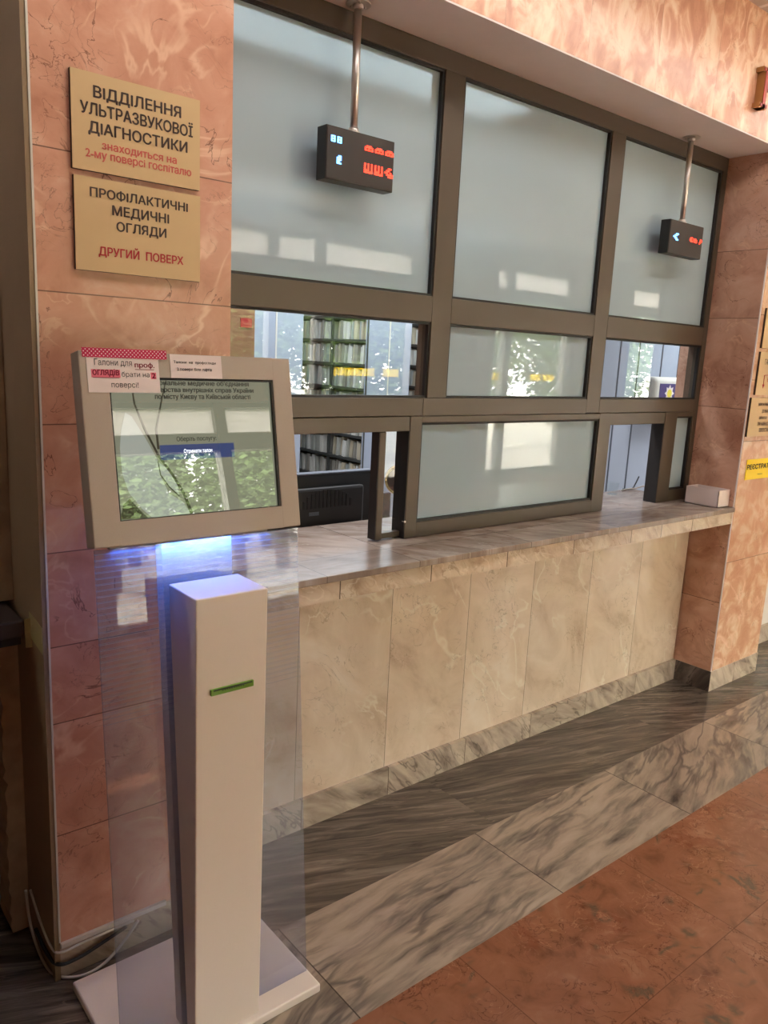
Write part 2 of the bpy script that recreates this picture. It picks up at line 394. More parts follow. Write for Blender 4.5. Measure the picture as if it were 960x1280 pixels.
M['brass'] = plain('brass rim', lin(190, 160, 110), 0.25, 0.9)
M['frame_paint'] = plain('pale aluminium door frame', lin(170, 168, 160), 0.5)
M['ground'] = plain('pale paving outside', lin(196, 190, 178), 0.9, var=0.1, scale=2)
M['bark'] = plain('bark', lin(78, 62, 48), 0.9, var=0.2)
M['leaf'] = plain('green leaves', lin(74, 96, 42), 0.6, var=0.85, scale=16)  # wide tone spread also paints sun flecks into the leaves
M['brown_wall'] = plain('dark brown blocking wall', lin(92, 70, 56), 0.6, var=0.1, scale=4)
M['mid_wood'] = plain('brown wood reveal', lin(150, 100, 72), 0.5, var=0.1)

def ceiling_mat():
    a = N('suspended ceiling tiles'); g = a.n('ShaderNodeNewGeometry'); sp = a.n('ShaderNodeSeparateXYZ'); a.l(g.outputs['Position'], sp.inputs[0])
    k = None
    for i in (0, 1):
        fr = a.math('FRACT', a.math('DIVIDE', a.math('ADD', sp.outputs[i], 30.0), 0.6))
        t = a.math('LESS_THAN', fr, 0.04); k = t if k is None else a.math('MAXIMUM', k, t)
    a.bsdf(a.mix(k, lin(206, 198, 188), lin(238, 234, 228)), 0.85); return a.m
M['ceiling'] = ceiling_mat()

def frosted():
    a = N('frosted film glazing')
    g = a.n('ShaderNodeNewGeometry')
    f = a.noise(g.outputs['Position'], 1.3, 3)
    d = a.n('ShaderNodeBsdfDiffuse'); a.l(a.mix(f, lin(166, 186, 198), lin(180, 197, 207)), d.inputs[0])
    r = a.n('ShaderNodeBsdfRefraction'); r.inputs['Roughness'].default_value = 0.5; r.inputs['IOR'].default_value = 1.06; r.inputs[0].default_value = lin(214, 224, 226)
    m1 = a.n('ShaderNodeMixShader'); m1.inputs[0].default_value = 0.16; a.l(d.outputs[0], m1.inputs[1]); a.l(r.outputs[0], m1.inputs[2])
    gl = a.n('ShaderNodeBsdfGlossy'); gl.inputs['Roughness'].default_value = 0.015
    m2 = a.n('ShaderNodeMixShader'); a.l(facing_fresnel(a, 1.7), m2.inputs[0]); a.l(m1.outputs[0], m2.inputs[1]); a.l(gl.outputs[0], m2.inputs[2])
    a.l(m2.outputs[0], a.out.inputs[0]); return a.m
M['frosted'] = frosted()

def clear(name='clear glass', tint=(0.93, 0.96, 0.96, 1), ior=1.85):
    a = N(name)
    t = a.n('ShaderNodeBsdfTransparent'); t.inputs[0].default_value = tint
    gl = a.n('ShaderNodeBsdfGlossy'); gl.inputs['Roughness'].default_value = 0.01
    m2 = a.n('ShaderNodeMixShader'); a.l(facing_fresnel(a, ior), m2.inputs[0]); a.l(t.outputs[0], m2.inputs[1]); a.l(gl.outputs[0], m2.inputs[2])
    a.l(m2.outputs[0], a.out.inputs[0]); return a.m
M['clear'] = clear()
def opal():
    a = N('white opal glass'); t = a.n('ShaderNodeBsdfTranslucent'); t.inputs[0].default_value = (0.56, 0.55, 0.53, 1)
    d = a.n('ShaderNodeBsdfTransparent'); m_ = a.n('ShaderNodeMixShader'); m_.inputs[0].default_value = 0.05
    a.l(t.outputs[0], m_.inputs[1]); a.l(d.outputs[0], m_.inputs[2]); a.l(m_.outputs[0], a.out.inputs[0]); return a.m
M['opal'] = opal()

def etched():
    """kiosk glass: tinted, with fine etched horizontal lines that fade out towards the floor"""
    a = N('etched tinted glass')
    g = a.n('ShaderNodeNewGeometry'); sp = a.n('ShaderNodeSeparateXYZ'); a.l(g.outputs['Position'], sp.inputs[0])
    z = sp.outputs[2]
    fr = a.math('FRACT', a.math('DIVIDE', z, 0.0137))
    line = a.math('MULTIPLY', a.math('LESS_THAN', fr, 0.07), a.smooth(z, 0.45, 1.3, 0.03, 0.5))
    t = a.n('ShaderNodeBsdfTransparent'); t.inputs[0].default_value = (0.78, 0.80, 0.86, 1)
    d = a.n('ShaderNodeBsdfDiffuse'); d.inputs[0].default_value = lin(206, 212, 226)
    tr = a.n('ShaderNodeBsdfTranslucent'); tr.inputs[0].default_value = lin(200, 208, 226)
    dd = a.n('ShaderNodeAddShader'); a.l(d.outputs[0], dd.inputs[0]); a.l(tr.outputs[0], dd.inputs[1])
    m1 = a.n('ShaderNodeMixShader'); a.l(a.math('ADD', a.math('MULTIPLY', line, 0.45), 0.045), m1.inputs[0]); a.l(t.outputs[0], m1.inputs[1]); a.l(dd.outputs[0], m1.inputs[2])
    gl = a.n('ShaderNodeBsdfGlossy'); gl.inputs['Roughness'].default_value = 0.01
    m2 = a.n('ShaderNodeMixShader'); a.l(facing_fresnel(a, 1.6), m2.inputs[0]); a.l(m1.outputs[0], m2.inputs[1]); a.l(gl.outputs[0], m2.inputs[2])
    a.l(m2.outputs[0], a.out.inputs[0]); return a.m
M['etched'] = etched()

def screen_mat(name, col, st):
    a = N(name)
    e = a.n('ShaderNodeEmission'); e.inputs[0].default_value = col; e.inputs[1].default_value = st
    gl = a.n('ShaderNodeBsdfGlossy'); gl.inputs['Roughness'].default_value = 0.01
    m2 = a.n('ShaderNodeMixShader'); a.l(facing_fresnel(a, 1.9), m2.inputs[0]); a.l(e.outputs[0], m2.inputs[1]); a.l(gl.outputs[0], m2.inputs[2])
    a.l(m2.outputs[0], a.out.inputs[0]); return a.m
M['scr'] = screen_mat('lit screen', lin(180, 182, 156), 0.17)
M['scr_leaf'] = screen_mat('screen pale swoosh', lin(190, 196, 184), 0.24)
M['scr_dark'] = screen_mat('screen dark line', lin(70, 66, 52), 0.25)
M['scr_text'] = screen_mat('screen dark text', lin(40, 38, 36), 0.15)
M['scr_btn'] = screen_mat('screen blue button', lin(56, 70, 112), 0.38)
M['scr_white'] = screen_mat('screen white text', lin(226, 230, 236), 0.9)

def dots_mat():
    a = N('pink dotted tape'); tc = a.n('ShaderNodeNewGeometry'); mp = a.n('ShaderNodeMapping'); a.l(tc.outputs['Position'], mp.inputs[0])
    mp.inputs['Rotation'].default_value = (0, math.radians(45), 0)
    sp = a.n('ShaderNodeSeparateXYZ'); a.l(mp.outputs[0], sp.inputs[0])
    k = None
    for i in (0, 2):
        fr = a.math('SUBTRACT', a.math('FRACT', a.math('DIVIDE', a.math('ADD', sp.outputs[i], 5.0), 0.0062)), 0.5)
        q = a.math('MULTIPLY', fr, fr); k = q if k is None else a.math('ADD', k, q)
    a.bsdf(a.mix(a.math('LESS_THAN', k, 0.05), lin(196, 10, 72), lin(244, 214, 224)), 0.5); return a.m
M['dots'] = dots_mat()

# ------------------------------------------------------------------ setting: hall shell
CZ = 3.352            # hall ceiling
HS = 2.833            # soffit above the counter
XL, XR, D = 1.0, 4.005, 0.27
mb = MB()
mb.box(-2.8, 14.0, -0.187, 0.415, -0.06, 0, mi=0); mb.box(-2.8, 0.479, 0.415, 0.7, -0.06, 0, mi=0)
mb.box(-2.8, 14.0, -0.60, -0.187, -0.06, 0, mi=1)
mb.box(-2.8, 14.0, -5.9, -0.60, -0.06, 0, mi=2)
struct(mb, 'floor', [M['floor_dark'], M['floor_light'], M['floor_orange']])
struct(MB().box(-2.8, 14.2, -5.9, 0.5, CZ, CZ + 0.06), 'ceiling', M['ceiling'])
# left pier with rough plaster return
struct(MB().box(0.494, XL, 0, 0.42, 0.108, CZ), 'wall_left_pier', M['pink_front'])
struct(MB().box(0.479, 0.4935, 0.001, 0.62, 0.0, CZ), 'trim_1', M['plaster_smooth'])
jag = MB()
edge = [(0.424 + random.uniform(0, 0.009) + (0.004 if i % 5 == 0 else 0), 0.02 + i * 0.024) for i in range(40)]
jag.prism([(0.4785, 0.02)] + [(0.4785, 0.956)] + edge[::-1], wallframe(0, 0.36, 0), 0.12)
struct(jag, 'trim_2', M['plaster'])
struct(MB().box(0.440, 0.4785, 0.262, 0.36, 1.04, CZ), 'trim_3', M['plaster'])
struct(MB().box(-0.9, 0.478, 0.62, 0.68, 0, CZ), 'alcove_shade_panel', M['dark_wood'])  # dark panel, its colour stands for the shade in the opening
struct(MB().box(-0.95, -0.9, -5.5, 0.68, 0, CZ), 'light_block_left', M['brown_wall'])  # unseen dark wall, added to keep light off the left corner
struct(MB().box(0.488, XL, 0.006, 0.42, 0, 0.108), 'baseboard_left', M['skirt'])
struct(MB().box(0.4905, 0.4955, -0.0012, 0.002, 0.118, CZ), 'trim_4', M['white_wall'])
# lintel with soffit
struct(MB().box(XL - 0.5, 4.9, 0, 0.42, HS + 0.006, CZ), 'wall_lintel', M['pink_fascia'])
struct(MB().box(XL, XR, 0.0005, 0.35, HS, HS + 0.006), 'trim_soffit', M['soffit'])
# right pier: front slabs and return slabs
rp = MB(); rp.box(XR + 0.014, 4.545, 0, 0.42, 0.118, HS + 0.006, mi=0)
struct(rp, 'wall_right_pier', M['pink_right'])
struct(MB().box(XR, XR + 0.0145, 0.004, 0.42, 0.118, HS), 'trim_right_return', M['pink_side'])
struct(MB().box(XR - 0.003, 4.55, -0.004, 0.3, 0, 0.118, bev=0.001), 'baseboard_right', M['skirt'])
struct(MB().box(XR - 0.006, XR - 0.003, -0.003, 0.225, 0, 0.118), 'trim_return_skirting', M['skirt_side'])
struct(MB().box(XR - 0.001, XR + 0.006, -0.0015, 0.0045, 0.118, HS), 'trim_5', M['soffit'])
# wall further right
struct(MB().box(4.545, 14.0, 0.232, 0.42, 0.0, CZ), 'wall_far_right', M['white_wall'])
struct(MB().box(4.551, 14.0, 0.216, 0.232, 0, 0.12), 'baseboard_far_right', M['skirt'])
struct(MB().box(14.0, 14.2, -5.9, 0.5, 0, CZ), 'wall_right', M['hall_paint'])

# entrance glazing opposite the counter (seen only in the reflections)
EY = -5.5
wb = MB()
wb.box(-2.8, 14.2, EY - 0.2, EY, 3.11, CZ)                  # beam over the glazing
for x0, x1 in ((-2.8, 2.32), (7.12, 8.5), (10.4, 11.9), (13.4, 14.2)): wb.box(x0, x1, EY - 0.2, EY, 0, 3.11)  # leftmost stretch closed to cut daylight on the left pier
struct(wb, 'wall_entrance', M['hall_paint'])
def glazing(name, xs, doors):
    r = struct_empty(name, ((xs[0] + xs[-1]) / 2, EY - 0.1, 0))
    f = MB()
    for x in xs: f.box(x - 0.06, x + 0.06, EY - 0.15, EY - 0.03, 0, 3.11)
    f.box(xs[0], xs[-1], EY - 0.14, EY - 0.04, 2.62, 2.80); f.box(xs[0], xs[-1], EY - 0.14, EY - 0.04, 3.06, 3.11)
    f.box(xs[0], xs[-1], EY - 0.14, EY - 0.04, 0, 0.12)
    for a, b in zip(xs, xs[1:]):
        if (a, b) in doors: continue
        f.box(a, b, EY - 0.12, EY - 0.06, 0.86, 0.92)
    f.build('window_frame', M['frame_paint'], r)
    for a, b in zip(xs, xs[1:]):
        MB().box(a + 0.06, b - 0.06, EY - 0.10, EY - 0.095, 0.12, 2.62).build('pane', M['clear'], r)
        MB().box(a + 0.06, b - 0.06, EY - 0.10, EY - 0.096, 2.80, 3.06).build('transom_pane', M['opal'], r)
    return r
glazing('window_2', [2.38, 3.72, 4.87, 5.53, 7.06], [])
glazing('window_3', [8.56, 8.92, 10.34], [])
glazing('window_4', [11.96, 13.34], [])
for i, (x0, x1) in enumerate(((5.80, 6.45), (6.60, 6.87), (8.66, 8.84), (9.55, 9.80), (9.86, 10.12))):
    o = MB().box(x0, x1, EY - 0.093, EY - 0.091, 1.475, 1.575).build('warning_strip', M['film'])
    tag(o, ['long yellow warning strip on entrance glass, mirrored in front of the file shelves', 'short yellow warning strip mirrored beside the long one, over the grey end panel',
            'narrow yellow warning strip mirrored in the middle frosted pane, leftmost there', 'yellow warning strip mirrored in the middle frosted pane, second from its right',
            'yellow warning strip mirrored in the middle frosted pane, rightmost there'][i], 'warning strip', 'yellow strips on the entrance glazing')
struct(MB().box(-14, 30, -30, EY - 0.2, -0.12, -0.04), 'ground', M['ground'])
def tree(x, y, h, r, seed, label):
    rr = random.Random(seed)
    t = thing('garden_tree', (x, y, -0.04), label, 'tree', 'trees outside the entrance')
    MB().cyl((x, y, -0.04), (x + 0.05, y, h * 0.5), 0.11, 0.07, 10).build('trunk', M['bark'], t)
    vs, fs = [], []
    for i in range(6500):
        a = rr.uniform(0, 2 * PI); cz = rr.uniform(-1, 1); k = rr.random() ** 0.35; q_ = math.sqrt(1 - cz * cz)
        p = Vector((r * k * q_ * math.cos(a), r * 0.8 * k * q_ * math.sin(a), h * 0.54 + h * 0.47 * k * cz))
        s_ = rr.uniform(0.035, 0.085)
        q = Matrix.Rotation(rr.uniform(0, 6.3), 3, 'Z') @ Matrix.Rotation(rr.uniform(0.4, 1.9), 3, 'X')
        n = len(vs)
        vs += [p + q @ Vector(v) * s_ for v in ((-1, 0, 0), (0, -0.55, 0.1), (1, 0, 0), (0, 0.55, 0.1))]
        fs.append((n, n + 1, n + 2, n + 3))
    me = bpy.data.meshes.new('foliage'); me.from_pydata(vs, [], fs); me.materials.append(M['leaf'])
    o = bpy.data.objects.new('foliage', me); C.objects.link(o); o.parent = t
for i, (x, y, h, r, lb) in enumerate((
        (1.0, -8.8, 4.4, 1.28, 'leafy tree outside the first glazed bay, mirrored at the left edge of the kiosk screen'),
        (3.6, -8.8, 4.3, 1.28, 'leafy tree outside, mirrored behind the button of the kiosk screen'),
        (6.2, -8.8, 4.2, 1.28, 'leafy tree outside the doors, mirrored in the left clear pane over the file shelves'),
        (8.8, -8.8, 4.2, 1.28, 'leafy tree outside the narrow glazed bay, mirrored in the middle frosted panes'),
        (11.4, -8.8, 4.2, 1.28, 'leafy tree outside the last glazed bay, mirrored in the right frosted pane'),
        (2.4, -11.6, 5.2, 1.28, 'tall tree of the second row outside, behind the kiosk screen reflection'),
        (5.0, -11.6, 5.0, 1.28, 'tall tree of the second row outside, left of the entrance doors'),
        (7.6, -11.6, 5.0, 1.28, 'tall tree of the second row outside, behind the entrance doors'),
        (10.2, -11.6, 5.0, 1.28, 'tall tree of the second row outside, between the last two bays'),
        (13.2, -11.6, 5.0, 1.4, 'tall tree of the second row outside, at the far end of the glazing'),
        (14.2, -8.4, 4.4, 1.3, 'leafy tree past the last bay, mirrored left in the right clear pane'),
        (17.0, -9.6, 4.6, 1.4, 'leafy tree past the last bay, mirrored in the middle of the right clear pane'),
        (20.0, -11.2, 5.2, 1.5, 'leafy tree farthest past the last bay, mirrored in the right clear pane'),
        ) + tuple((1.6 + 2.75 * n, -14.6, 6.4, 1.32, 'tall dense tree of the hindmost row outside, %s counted from the left' % ('first', 'second', 'third', 'fourth', 'fifth', 'sixth', 'seventh', 'eighth', 'ninth')[n]) for n in range(9))): tree(x, y, h, r, i, lb)

# ------------------------------------------------------------------ counter
t = thing('service_counter', (2.5, 0.13, 0), 'built-in cream marble reception counter running under the glazed partition between the pink piers', 'counter')
MB().box(XL + 0.002, XR - 0.007, 0.226, 0.30, 0.12, 1.005).build('front_panel', M['dado'], t)
MB().box(XL + 0.002, XR - 0.007, 0.21, 0.2258, 0, 0.1195).build('skirting', M['skirt'], t)
MB().box(XL + 0.002, XR - 0.0005, -0.001, 0.02, 0.961, 1.026).build('apron', M['apron'], t)
MB().box(XL + 0.002, XR - 0.0005, -0.012, 0.63, 1.026, 1.05, bev=0.003).build('counter_top', M['counter'], t)
MB().box(XL + 0.002, XR - 0.007, 0.021, 0.225, 0.99, 1.0255).build('underside', M['soffit'], t)

# ------------------------------------------------------------------ glazed partition
w = struct_empty('window_1', (2.5, 0.3, 1.05))
B_ = M['bronze']; y0, y1 = D, D + 0.075
fr = MB()
def member(name, x0, x1, z0, z1, ya=y0, yb=y1, bev=0.002): return MB().box(x0, x1, ya, yb, z0, z1, bev=bev).build(name, B_, w)
member('head_rail', XL, XR, 2.765, HS)
member('jamb', XL, 1.06, 1.54, 2.765); member('jamb', 3.962, XR, 1.05, 2.765)
member('mullion', 1.995, 2.095, 1.60, 2.765); member('mullion', 3.005, 3.105, 1.535, 2.765)
member('transom', XL + 0.06, 1.995, 1.885, 1.98); member('transom', 2.095, 3.005, 1.885, 1.98); member('transom', 3.105, 3.962, 1.885, 1.98)
member('transom', XL, 1.977, 1.532, 1.60); member('transom', 1.977, 3.005, 1.532, 1.60); member('transom', 3.105, 3.962, 1.535, 1.60)
member('sash_header', XL, 1.918, 1.474, 1.530, y0 + 0.003); member('sash_header', 3.214, 3.69, 1.474, 1.533, y0 + 0.003)
# fixed middle sash
member('sash_stile', 1.918, 1.977, 1.052, 1.531); member('sash_stile', 3.118, 3.212, 1.052, 1.534)
member('sash_rail', 1.977, 3.118, 1.505, 1.531); member('sash_rail', 1.977, 3.118, 1.052, 1.112)
# right fixed light
member('sash_stile', 3.692, 3.806, 1.052, 1.534); member('sash_rail', 3.806, 3.962, 1.052, 1.112); member('sash_rail', 3.806, 3.962, 1.510, 1.534)
# sliding pass-through sash, pushed to the right behind the fixed one
ss = MB(); ss.box(1.785, 1.815, 0.286, 0.332, 1.056, 1.472, bev=0.002); ss.box(1.815, 1.99, 0.296, 0.325, 1.056, 1.078, bev=0.001)
so = ss.build('sliding_sash', B_, w)
MB().box(1.815, 1.99, 0.308, 0.313, 1.078, 1.472).build('pane', M['clear'], so)
MB().box(1.781, 1.785, 0.287, 0.331, 1.057, 1.471).build('black_strip', M['black_strip'], so)  # black face puts the shade on the stile side into the colour
MB().box(1.914, 1.918, 0.272, y1, 1.052, 1.474).build('black_strip', M['black_strip'], w)  # black strips here and below paint the shaded reveals of the posts
MB().box(3.688, 3.692, 0.272, y1, 1.052, 1.474).build('black_strip', M['black_strip'], w)
MB().cyl((1.9175, 0.262 + 0.007, 1.12), (1.9175, 0.285, 1.12), 0.004).build('lock', M['steel'], w)
gap = MB()
panes = [(1.06, 1.995, 1.98, 2.765, 'frosted'), (2.095, 3.005, 1.98, 2.765, 'frosted'), (3.105, 3.962, 1.98, 2.765, 'frosted'),
         (1.06, 1.995, 1.60, 1.885, 'clear'), (2.095, 3.005, 1.60, 1.885, 'frosted'), (3.105, 3.962, 1.60, 1.885, 'clear'),
         (1.977, 3.118, 1.112, 1.505, 'frosted'), (3.806, 3.962, 1.112, 1.510, 'frosted')]
for a, b, c, d, k in panes:
    MB().box(a, b, D + 0.022, D + 0.028, c, d).build('pane', M[k], w)
    g = MB(); e = 0.009
    g.box(a, a + e, D + 0.006, D + 0.0215, c, d); g.box(b - e, b, D + 0.006, D + 0.0215, c, d)
    g.box(a + e, b - e, D + 0.006, D + 0.0215, c, c + e); g.box(a + e, b - e, D + 0.006, D + 0.0215, d - e, d)
    g.build('black_strip', M['black_strip'], w)  # black seal lines also paint the reveal shadow round each pane

# ------------------------------------------------------------------ records room behind the glass
struct(MB().box(0.0, 9.0, 0.42, 8.0, -0.06, 0), 'floor_office', M['white_wall'])
struct(MB().box(0.0, 9.0, 0.35, 8.0, 2.97, 3.03), 'ceiling_office', M['office_wall'])
struct(MB().box(0.0, 9.0, 8.0, 8.1, 0, 3.0), 'wall_office_back', M['office_wall'])
struct(MB().box(0.42, 0.5, 0.43, 8.0, 0, 3.0), 'wall_office_left', M['office_wall'])
struct(MB().box(9.0, 9.1, 0.42, 8.0, 0, 3.0), 'wall_office_right', M['office_wall'])
struct(MB().box(1.0, 1.02, 0.345, 0.85, 1.05, 2.97), 'trim_office_reveal', M['mid_wood'])
cb = thing('wooden_cupboard', (1.4, 1.4, 0), 'brown wooden cupboard behind the left clear pane, next to the left pier', 'cupboard')
MB().box(1.05, 1.775, 1.2, 1.6, 0, 2.3, bev=0.004).build('carcass', M['mid_wood'], cb)
MB().box(1.700, 1.757, 1.197, 1.2, 1.845, 1.885).build('label_plate', M['sign_red'], cb)
# grey panelled partition behind the right opening
struct(MB().box(4.6, 9.0, 2.0, 2.06, 0, 2.97), 'wall_office_partition', M['grey_panel'])
sm = MB()
for i in range(13):
    x = 4.75 + i * 0.32 + (0.04 if i % 2 else 0)
    sm.box(x, x + 0.012, 1.994, 2.0, 0, 2.97)
struct(sm, 'trim_partition_seams', M['seam'])
desk = thing('office_desk', (2.6, 1.05, 0), 'pale office desk behind the counter, under the black monitor', 'desk')
MB().box(1.1, 3.9, 0.66, 1.18, 0.72, 0.75, bev=0.003).build('desk_top', M['office_wall'], desk)
for x in (1.14, 3.82): MB().box(x, x + 0.03, 0.70, 1.15, 0, 0.72).build('leg', M['office_wall'], desk)

# shelving with medical cards
paper_cols = [plain('card cover', lin(*c), 0.85, var=0.08, scale=20) for c in
              ((196, 192, 182), (176, 176, 168), (214, 210, 202), (186, 174, 154), (164, 168, 166), (200, 188, 164), (156, 150, 140), (222, 220, 214))]
SHZ = [0.15, 0.40, 0.65, 0.90, 1.15, 1.40, 1.65, 1.90, 2.14]
proto = {}
def card(x, y, z, th, h, lean, mi, label, group):
    key = mi
    if key not in proto:
        me = MB(); 
        me.box(0, 0.155, -0.5, 0.5, 0, 1, bev=0.0)
        o = me.build('medical_card', paper_cols[mi]); proto[key] = o
    else:
        o = proto[key].copy(); C.objects.link(o)
    o.location = (x, y, z + abs(math.sin(lean)) * th / 2 + 0.001); o.scale = (1, th, h); o.rotation_euler = (lean, 0, 0)
    tag(o, label, 'medical card', group)
rows_name = ['bottom', 'second lowest', 'third lowest', 'fourth', 'fifth', 'sixth', 'seventh', 'top']
def shelving(xf, xb, ya, yb, fill_y, rows, label, short):
    s_ = thing('shelving_unit', ((xf + xb) / 2, (ya + yb) / 2, 0), label, 'shelving unit', 'steel shelving units in the records room')
    MB().box(xf, xb, ya, ya + 0.02, 0, 2.3, bev=0.002).build('end_panel', M['grey_panel'], s_)
    MB().box(xf, xf + 0.02, ya - 0.003, ya, 0, 2.3).build('edge_trim', M['shelf_metal'], s_)
    MB().box((xf + xb) / 2 - 0.008, (xf + xb) / 2 + 0.008, ya - 0.003, ya, 0, 2.3).build('panel_seam', M['white_wall'], s_)
    for z in SHZ: MB().box(xf, xb, ya + 0.02, yb, z - 0.025, z).build('shelf_board', M['shelf_metal'], s_)
    for yy in (ya + 0.62, yb - 0.02): MB().box(xf + 0.002, xf + 0.03, yy, yy + 0.02, 0, 2.14).build('upright', M['shelf_metal'], s_)
    MB().box(xb - 0.3, xb - 0.29, ya + 0.02, yb, 0, 2.14).build('back_panel', M['shelf_metal'], s_)
    for r in rows:
        y = fill_y[0]; prev = 0
        while y < fill_y[1]:
            th = random.uniform(0.028, 0.062); ln = prev if random.random() < 0.6 else random.choice([0, 0.02, 0.05, 0.09, -0.03])
            y += 0.2 * abs(ln - prev); prev = ln
            if abs(y + th / 2 - (ya + 0.63)) > 0.05:
                card(xf + random.uniform(0.012, 0.05), y + th / 2, SHZ[r] + 0.001, th * 0.9, random.uniform(0.17, 0.205), ln, random.randrange(8),
                     'worn paper medical card packed on the %s shelf of the %s' % (rows_name[r], short), 'medical cards on the %s shelf of the %s' % (rows_name[r], short))
            y += th + 0.006
shelving(3.62, 4.22, 4.5, 7.4, (4.6, 4.6), [], 'grey shelving unit seen from its blank end, left of the card shelves', 'blank unit')
shelving(5.0, 5.6, 4.5, 7.4, (4.56, 5.95), [1, 2, 3, 4, 5, 6, 7], 'tall shelving unit full of worn medical cards behind the left clear pane', 'tall shelving unit')
shelving(6.4, 7.0, 4.5, 7.4, (4.9, 5.8), [3, 4, 5, 6, 7], 'further card shelving unit, a narrow strip of it seen beside the bronze mullion', 'further shelving unit')

# black monitor seen from behind
mo = thing('monitor', (1.80, 0.76, 0.75), 'black computer monitor seen from behind, in the left pass-through opening', 'monitor')
m = MB(); m.box(1.40, 2.10, 0.690, 0.735, 0.86, 1.252, bev=0.008); m.box(1.48, 2.02, 0.662, 0.695, 0.88, 1.20, bev=0.012)
hs = m.build('housing', M['black_plastic'], mo)
MB().box(1.402, 2.098, 0.690, 0.737, 1.2505, 1.258, bev=0.002).build('top_edge', M['seam'], mo)
sl = MB()
for i in range(13):
    x = 1.70 + i * 0.02; hh = 0.078 * math.sqrt(max(0.05, 1 - ((i - 6) / 6.6) ** 2))
    sl.box(x, x + 0.011, 0.6595, 0.663, 1.115, 1.115 + hh)
sl.build('vent', M['black_strip'], hs)
MB().box(1.73, 1.78, 0.66, 0.664, 1.085, 1.100).build('badge', M['seam'], hs)
MB().box(1.76, 1.84, 0.70, 0.725, 0.765, 0.865).build('stand', M['black_plastic'], mo)
MB().box(1.66, 1.94, 0.675, 0.86, 0.751, 0.765, bev=0.004).build('base', M['black_plastic'], mo)
# navy box and round desk fan behind the narrow pane
o = MB().box(2.26, 2.375, 0.90, 0.99, 0.751, 1.10, bev=0.006).build('desk_organizer', M['navy'])
tag(o, 'dark navy upright desk organizer behind the narrow sliding pane', 'organizer')
fn = thing('desk_fan', (2.60, 1.10, 0.75), 'round brass-rimmed desk fan behind the narrow sliding pane', 'fan')
b = MB(); n_ = 28
fc = Vector((2.60, 1.10, 1.115)); fd = Vector((-0.75, -0.66, 0)).normalized(); fx = Vector((fd.y, -fd.x, 0))
ring = [fc + (fx * math.cos(2 * PI * i / n_) + Z * math.sin(2 * PI * i / n_)) * 0.075 for i in range(n_ + 1)]
MB().tube(ring, 0.008, 8, 1).build('rim', M['brass'], fn)
MB().cyl(fc - fd * 0.03, fc + fd * 0.0, 0.07, 0.07, 28).build('guard', M['black_plastic'], fn)
MB().cyl((2.60, 1.10, 0.77), (2.60, 1.10, 1.05), 0.012).cyl((2.60, 1.10, 0.751), (2.60, 1.10, 0.77), 0.07, 0.06).build('stand', M['black_plastic'], fn)
o = MB().box(2.33, 2.43, 0.78, 0.87, 0.751, 0.985, bev=0.004).build('paper_stack', M['paper'])
tag(o, 'white paper stack standing on the office desk behind the narrow sliding pane', 'papers')
# cardboard box behind the frosted sash
o = MB().box(2.46, 2.71, 0.35, 0.47, 1.051, 1.175, bev=0.002).build('cardboard_box', M['card'])
tag(o, 'small brown cardboard box blurred behind the lower frosted pane', 'box')
# clear cup and cables on the inner counter
cup = thing('plastic_cup', (3.70, 0.55, 1.05), 'small clear cup on the inner counter in the right opening', 'cup')
MB().cyl((3.70, 0.55, 1.051), (3.70, 0.55, 1.12), 0.026, 0.034, 24, caps=False).build('cup_wall', M['clear'], cup)
MB().cyl((3.70, 0.55, 1.051), (3.70, 0.55, 1.054), 0.026, 0.026, 24).build('cup_base', M['clear'], cup)
o = MB().tube([(3.86, 0.60, 1.054), (3.93, 0.585, 1.062), (4.0, 0.60, 1.056), (4.07, 0.58, 1.07), (4.12, 0.61, 1.055)], 0.004).build('cable', M['white_cable'])
tag(o, 'thin white cable lying on the inner counter in the right opening', 'cable')
o = MB().tube([(3.90, 0.615, 1.055), (3.97, 0.60, 1.058), (4.02, 0.615, 1.075), (4.06, 0.62, 1.12)], 0.004).build('cable', M['black_cable'])
tag(o, 'thin black cable crossing the white one on the inner counter', 'cable')
# white rounded wall unit with emblem
wu = thing('wall_unit', (6.38, 1.93, 1.30), 'white rounded wall unit with a violet emblem sticker behind the right clear pane', 'wall unit')
MB().box(6.12, 6.62, 1.86, 1.992, 1.30, 1.685, bev=0.05, seg=5).build('casing', M['white_wall'], wu)
MB().box(6.19, 6.50, 1.857, 1.86, 1.34, 1.628).build('sticker', M['violet'], wu)
b = MB(); pts = []
for i in range(16):
    r_ = 0.075 if i % 2 == 0 else 0.048
    pts.append((r_ * math.cos(PI * i / 8), r_ * math.sin(PI * i / 8)))
b.prism(pts, wallframe(6.347, 1.857, 1.545), 0.0015); b.build('star', M['paper'], wu)
b = MB(); b.prism([(0.036 * math.cos(PI * i / 10), 0.036 * math.sin(PI * i / 10)) for i in range(20)], wallframe(6.347, 1.8555, 1.545), 0.0015); b.build('star_centre', M['emblem_yellow'], wu)

